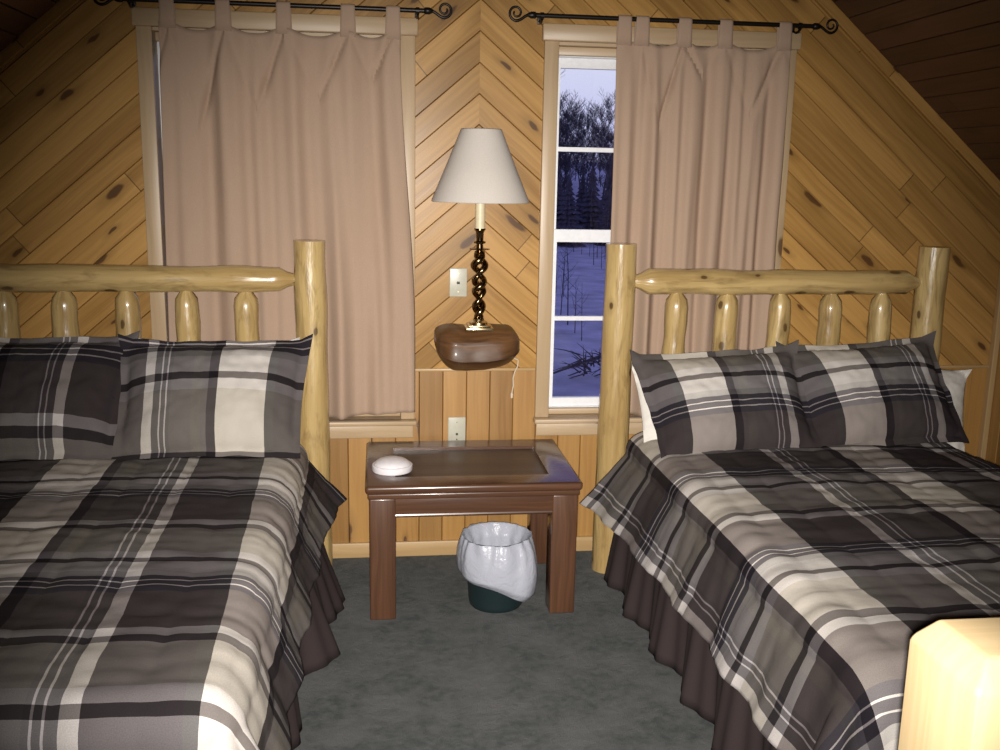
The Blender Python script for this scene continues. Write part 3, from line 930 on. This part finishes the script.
# ------------------------------------------------------------------ pillows
def pillow(name, mat, label, cat, center, W, H, T, tilt, roll, yaw, uvf, flange=0, ears=.05, seed=0, group=None, parts=True):
    rot = Matrix.Rotation(yaw, 4, 'Z') @ Matrix.Rotation(-tilt, 4, 'X') @ Matrix.Rotation(roll, 4, 'Y')
    # local: x right, z up, -y to the room
    C_ = Vector(center)
    t = thing(name, label, cat, center, group)
    def surf(front):
        def fn(a, b):
            u, v = a * 2 - 1, b * 2 - 1
            hw, hh = W / 2, H / 2
            fu = max(0, min(1, (1 - abs(u)) * hw / (hw - 0) )) ; 
            du, dv = (1 - abs(u)) * hw - flange, (1 - abs(v)) * hh - flange
            if du <= 0 or dv <= 0:
                th = 0
            else:
                q = (1 - (1 - du / (hw - flange)) ** 3.2) * (1 - (1 - dv / (hh - flange)) ** 3.0)
                th = T / 2 * q ** .72
            x = u * hw * (1 - ears * (1 - abs(v) ** 2.0)) * (1 - .045 * (1 - v)); z = v * hh * (1 - ears * 1.1 * (1 - abs(u) ** 2.0))
            y = -th if front else th * .9
            if du <= 0.004 or dv <= 0.004:
                fl = mn.noise(Vector((u * 3.2, v * 3.2, seed)))
                k = min(1, max(-du, -dv, 0) / max(flange, .001))
                y += .016 * fl * k
                cor = max(0, abs(u) - .86) * max(0, abs(v) - .82) * 40
                y -= .03 * cor * (1 if v > 0 else -.2)
            y += (.006 * mn.noise(Vector((u * 4, v * 4, seed + (0 if front else 9)))) + .004 * mn.noise(Vector((u * 11, v * 8, seed)))) * (1 if th > 0 else .3)
            if th == 0: y += (-.0016 if front else .0016)
            return C_ + (rot @ Vector((x, y, z)))
        return fn
    nu, nv = 72, 54
    f1, f2 = surf(True), surf(False)
    mb = MB()
    uvw = lambda a, b: uvf((a - .5) * W, (b - .5) * H)
    mb.grid(f1, nu, nv, uvw)
    mb.grid(f2, nu, nv, uvw)
    n0 = (nu + 1) * (nv + 1)
    rim = [(i * (nu + 1), 1) for i in range(nv + 1)]
    ring = [j for j in range(nu + 1)] + [i * (nu + 1) + nu for i in range(1, nv + 1)] + [nv * (nu + 1) + j for j in range(nu - 1, -1, -1)] + [i * (nu + 1) for i in range(nv - 1, 0, -1)]
    for k in range(len(ring)):
        a, b = ring[k], ring[(k + 1) % len(ring)]
        mb.f.append((a, b, b + n0, a + n0)); mb.uv.append([uvw(0, 0)] * 4)
    mb.build('cover' if name == 'plaid_sham' else 'pillowcase', mat, t)
    return t
TI = math.radians(43)
uv_l = lambda x, y: (-x - .105 + .175 + PW * 3, -y + .205 + PF * 3)
# left-hand bed (u runs from cream leftwards); weft navy at the top edge
def uvs(sign_u, u_off, sign_v, v_off): return lambda x, y: (sign_u * x + u_off + PW * 3, sign_v * y + v_off + PF * 3)
pillow('plaid_sham', M['plaid'], 'plaid sham with broad cream stripe, propped by the log post beside the drawn curtain', 'pillow', (-.955, -.475, .787), .67, .48, .17, TI, 0, .0,
       uvs(1, .62, .85, -.139), .026, .05, 1)
pillow('plaid_sham', M['plaid'], 'darker plaid sham at the far side of the bed by the drawn curtain', 'pillow', (-1.555, -.455, .79), .665, .50, .17, TI, 0, .0,
       uvs(-1, .545, -.85, .165), .026, .05, 2)
pillow('plaid_sham', M['plaid'], 'plaid sham with drooping dark corner by the post at the uncovered window', 'pillow', (.875, -.50, .755), .665, .46, .17, TI, math.radians(-3.5), .0,
       uvs(-1, -.03, -1.15, .635), .026, .05, 3)
pillow('plaid_sham', M['plaid'], 'plaid sham overlapped by the one at the uncovered window, near the knee wall', 'pillow', (1.455, -.46, .775), .665, .47, .17, TI, math.radians(-4), .0,
       uvs(-1, -.03, -1.15, .635), .026, .05, 4)
wl = 'white pillow'
T2 = math.radians(27)
pillow('bed_pillow', M['white_cloth'], 'white pillow peeking out above the plaid sham beside the drawn curtain', 'pillow', (-.955, -.345, .775), .57, .39, .10, T2, 0, 0, lambda x, y: (x, y), 0, .05, 5)
pillow('bed_pillow', M['white_cloth'], 'white pillow hidden behind the darker plaid sham', 'pillow', (-1.58, -.345, .775), .60, .38, .10, T2, 0, 0, lambda x, y: (x, y), 0, .05, 6)
pillow('bed_pillow', M['white_cloth'], 'white pillow showing beside the log post at the uncovered window', 'pillow', (.86, -.385, .72), .62, .34, .13, T2, math.radians(0), 0, lambda x, y: (x, y), 0, .05, 7)
pillow('bed_pillow', M['white_cloth'], 'white pillow showing at the knee wall end of the bed', 'pillow', (1.575, -.40, .715), .62, .34, .13, T2, math.radians(7), 0, lambda x, y: (x, y), 0, .05, 8)

# ------------------------------------------------------------------ newel post close to the camera
nw = MB()
nx0, ny1, nz, ns, ch = .290, -2.735, 1.0, .15, .028
bm = bmesh.new()
x0, x1, y0, y1 = nx0, nx0 + ns, ny1 - ns, ny1
lo = [bm.verts.new(p) for p in ((x0, y0, 0), (x1, y0, 0), (x1, y1, 0), (x0, y1, 0))]
hi = [bm.verts.new(p) for p in ((x0, y0, nz - .03), (x1, y0, nz - .03), (x1, y1, nz - .03), (x0, y1, nz - .03))]
tp = [bm.verts.new(p) for p in ((x0 + ch, y0 + ch, nz), (x1 - ch, y0 + ch, nz), (x1 - ch, y1 - ch * .6, nz), (x0 + ch, y1 - ch * .6, nz))]
for i in range(4):
    j = (i + 1) % 4
    bm.faces.new((lo[i], lo[j], hi[j], hi[i])); bm.faces.new((hi[i], hi[j], tp[j], tp[i]))
bm.faces.new(tp); bm.faces.new(lo[::-1])
bmesh.ops.bevel(bm, geom=bm.edges[:], offset=.006, segments=2, profile=.5, affect='EDGES')
nw.take(bm, 2)
bm.free()
o = nw.build('newel_post', M['newel'], angle=40)
tag(o, 'pale square pine newel post with a slanted cap edge, before the foot of a bed', 'post')

# ------------------------------------------------------------------ outdoors
GZ = -3.0
gd = MB()
def gfn(a, b):
    x = -70 + 160 * a; y = .6 + 230 * b
    z = GZ + .25 * mn.noise(Vector((x * .12, y * .12, 0))) + .05 * mn.noise(Vector((x * .7, y * .7, 2))) + max(0, y - 70) * .05
    return (x, y, z)
gd.grid(gfn, 90, 150)
gd.build('ground', M['snow'])['kind'] = 'structure'

def tree_mesh(seed, h, spread):
    rnd = random.Random(seed)
    mb = MB()
    def br(p, d, l, r, lev):
        n = 6 if lev == 0 else 3
        pts, rr = [p], [r]
        q = Vector(p)
        dd = Vector(d)
        for k in range(n):
            dd = (dd + Vector((rnd.uniform(-.13, .13), rnd.uniform(-.13, .13), rnd.uniform(0, .12)))).normalized()
            q = q + dd * l / n
            pts.append(tuple(q)); rr.append(max(.012, r * (1 - .8 * (k + 1) / n)))
            if lev < 3 and not (lev == 0 and k == 0):
                for c in range((6, 3, 2)[lev]):
                    a = rnd.uniform(0, 2 * PI)
                    side = (dd * .8 + Vector((math.cos(a), math.sin(a), rnd.uniform(.1, .9)))).normalized()
                    br(tuple(q), side, l * (rnd.uniform(.10, .19) if lev == 0 else rnd.uniform(.35, .6)), rr[-1] * .55, lev + 1)
        mb.tube(pts, rr, 3 if lev else 6, caps=False)
    br((0, 0, -.3), Vector((0, 0, 1)), h, .10 * spread, 0)
    return mb
protos = []
for i, h in enumerate((13.0, 11.0, 12.0, 10.0)):
    o = tree_mesh(20 + i, h, 1.0).build('bare_tree', M['bark'])
    protos.append(o)
taken = []
def spot(rnd, xa, xb, ya, yb, r):
    for _ in range(400):
        x, y = rnd.uniform(xa, xb), rnd.uniform(ya, yb)
        if all((x - a) ** 2 + (y - b) ** 2 > (r + c) ** 2 for a, b, c in taken):
            taken.append((x, y, r)); return x, y
    return None
def gz(x, y): return GZ + max(0, y - 70) * .05
rnd = random.Random(5)
LT = 'leafless dark tree beyond the snowy yard, seen through the window'
for i in range(215):
    sp_ = spot(rnd, 3, 44, 75, 150, 2.0) if i < 150 else spot(rnd, -46, 3, 75, 120, 2.3)
    if not sp_: continue
    o = protos[i] if i < 4 else protos[i % 4].copy()
    if i >= 4: COL.objects.link(o)
    x, y = sp_
    o.location = (x, y, gz(x, y))
    s_ = rnd.uniform(.62, .88)
    o.scale = (s_, s_, s_)
    o.rotation_euler = (0, 0, rnd.uniform(0, 6.28))
    tag(o, LT, 'tree', 'leafless trees beyond the snowy yard')
def spruce(seed, h):
    rnd = random.Random(seed); mb = MB()
    mb.tube([(0, 0, -.2), (0, 0, h)], [.12, .01], 6)
    for k in range(16):
        z = h * (.04 + .93 * k / 15); R = .30 * h * (1 - k / 15.5) * rnd.uniform(.8, 1.1)
        vs, fs, uvs = [(0, 0, z + h * .07)], [], []
        m = 11
        for j in range(m * 2):
            a = PI * j / m; rr = R * (1 if j % 2 else .62) * rnd.uniform(.85, 1.1)
            vs.append((rr * math.cos(a), rr * math.sin(a), z - h * .035 * rnd.uniform(.6, 1.3)))
        for j in range(m * 2): fs.append((0, 1 + j, 1 + (j + 1) % (m * 2))); uvs.append([(0, 0)] * 3)
        mb.add(vs, fs, uvs)
    return mb
sp = [spruce(3, 5.6).build('spruce_tree', M['needles'], smooth=False), spruce(8, 4.8).build('spruce_tree', M['needles'], smooth=False)]
for i in range(95):
    sp_ = spot(rnd, 3, 36, 60, 73.5, 1.35) if i < 60 else spot(rnd, -34, 3, 62, 73.5, 1.6)
    if not sp_: continue
    o = sp[i] if i < 2 else sp[i % 2].copy()
    if i >= 2: COL.objects.link(o)
    x, y = sp_
    o.location = (x, y, gz(x, y)); s_ = rnd.uniform(.8, 1.15); o.scale = (s_, s_, s_); o.rotation_euler = (0, 0, rnd.uniform(0, 6))
    tag(o, 'dark young spruce at the foot of the leafless trees outside', 'tree', 'young spruces at the forest edge')
sapp = []
for i in range(3):
    rn = random.Random(50 + i); mb = MB()
    hh = 2.2 + .5 * i
    mb.tube([(0, 0, -.1), (.05, 0, hh * .5), (.02 + .1 * i, .03, hh)], [.022, .015, .004], 5)
    for k in range(8):
        z = hh * (.25 + .08 * k); a = rn.uniform(0, 6.28); l = rn.uniform(.25, .6)
        mb.tube([(.04, 0, z), (.04 + l * .6 * math.cos(a), l * .6 * math.sin(a), z + l * .45), (.04 + l * math.cos(a), l * math.sin(a), z + l)], [.009, .006, .003], 4, caps=False)
    sapp.append(mb.build('sapling', M['bark']))
sap_at = []
for i in range(34):
    o = sapp[i] if i < 3 else sapp[i % 3].copy()
    if i >= 3: COL.objects.link(o)
    y = 22 + 38 * ((i * .7548) % 1); x = .22 * (y + 3.85) - .4 + .16 * y * (((i * .618034) % 1) - .5)
    if any((x - a) ** 2 + (y - b) ** 2 < 1.6 for a, b in sap_at): y += 1.4; x += .5
    sap_at.append((x, y))
    o.location = (x, y, gz(x, y)); s_ = rnd.uniform(.6, 1.1); o.scale = (s_, s_, s_); o.rotation_euler = (0, 0, rnd.uniform(0, 6))
    tag(o, 'thin bare sapling standing in the snow outside', 'sapling', 'saplings in the snowy yard')
fb = MB()
rn = random.Random(77)
base = Vector((4.45, 18.0, GZ + .15))
fb.tube([base + Vector((-1.3, 0, -.25)), base + Vector((-.5, 0, .05)), base + Vector((.3, .1, .3)), base + Vector((1.2, 0, .4))], [.012, .03, .045, .06], 6)
for k in range(80):
    p = base + Vector((rn.uniform(-.2, 1.1), rn.uniform(-.2, .2), rn.uniform(-.1, .45)))
    d = Vector((rn.uniform(-1, .4), rn.uniform(-.4, .4), rn.uniform(-.3, .9))).normalized() * rn.uniform(.3, .8)
    fb.tube([p, p + d * .5, p + d + Vector((0, 0, -.05))], [.018, .012, .004], 4, caps=False)
o = fb.build('fallen_branch', M['bark'])
tag(o, 'dark fallen branch lying on the snow, low in the window', 'branch')

# ------------------------------------------------------------------ sky, flash, camera
w = bpy.data.worlds.new('World'); S.world = w
w.use_nodes = True
nt = w.node_tree; nt.nodes.clear()
tc = nt.nodes.new('ShaderNodeTexCoord'); se = nt.nodes.new('ShaderNodeSeparateXYZ'); nt.links.new(tc.outputs['Generated'], se.inputs[0])
rp = nt.nodes.new('ShaderNodeValToRGB'); nt.links.new(se.outputs[2], rp.inputs[0])
e = rp.color_ramp.elements
e[0].position = 0; e[0].color = (.60, .58, .95, 1)
e[1].position = 1; e[1].color = (.11, .12, .42, 1)
q = e.new(.10); q.color = (.80, .79, 1.0, 1)
q = e.new(.35); q.color = (.30, .31, .78, 1)
bg_ = nt.nodes.new('ShaderNodeBackground'); bg_.inputs[1].default_value = 1.0
nt.links.new(rp.outputs[0], bg_.inputs[0])
ow = nt.nodes.new('ShaderNodeOutputWorld'); nt.links.new(bg_.outputs[0], ow.inputs[0])

F_PX = 980.6
yaw, pitch, roll = .129357605, .200840538, -.0190341482
C = Vector((-.40145, -3.84888, 1.55))
f = Vector((math.sin(yaw) * math.cos(pitch), math.cos(yaw) * math.cos(pitch), -math.sin(pitch)))
r0 = Vector((math.cos(yaw), -math.sin(yaw), 0)); d0 = f.cross(r0)
r2 = r0 * math.cos(roll) + d0 * math.sin(roll); d2 = -r0 * math.sin(roll) + d0 * math.cos(roll)
rotm = Matrix(((r2.x, -d2.x, -f.x), (r2.y, -d2.y, -f.y), (r2.z, -d2.z, -f.z)))
cam = bpy.data.cameras.new('Camera'); co_ = bpy.data.objects.new('Camera', cam); COL.objects.link(co_)
co_.matrix_world = Matrix.Translation(C) @ rotm.to_4x4()
cam.sensor_fit = 'HORIZONTAL'; cam.sensor_width = 36; cam.lens = 36 * F_PX / 1000; cam.clip_start = .05; cam.clip_end = 500
S.camera = co_

fl_ = bpy.data.lights.new('camera_flash', 'SPOT')
fl_.energy = 800; fl_.color = (1.0, .955, .90); fl_.spot_size = math.radians(69); fl_.spot_blend = 1.0; fl_.shadow_soft_size = .012
fo = bpy.data.objects.new('camera_flash', fl_); COL.objects.link(fo)
aim = (f + r2 * .015 + d2 * .055).normalized()
ar = aim.cross(Vector((0, 0, 1))).normalized(); au = ar.cross(aim)
fm = Matrix(((ar.x, au.x, -aim.x), (ar.y, au.y, -aim.y), (ar.z, au.z, -aim.z)))
fo.matrix_world = Matrix.Translation(C + d2 * .016 + r2 * .004 - f * .01) @ fm.to_4x4()

vs = S.view_settings
vs.view_transform = 'Standard'; vs.look = 'None'; vs.exposure = 0; vs.gamma = 1; vs.use_curve_mapping = False
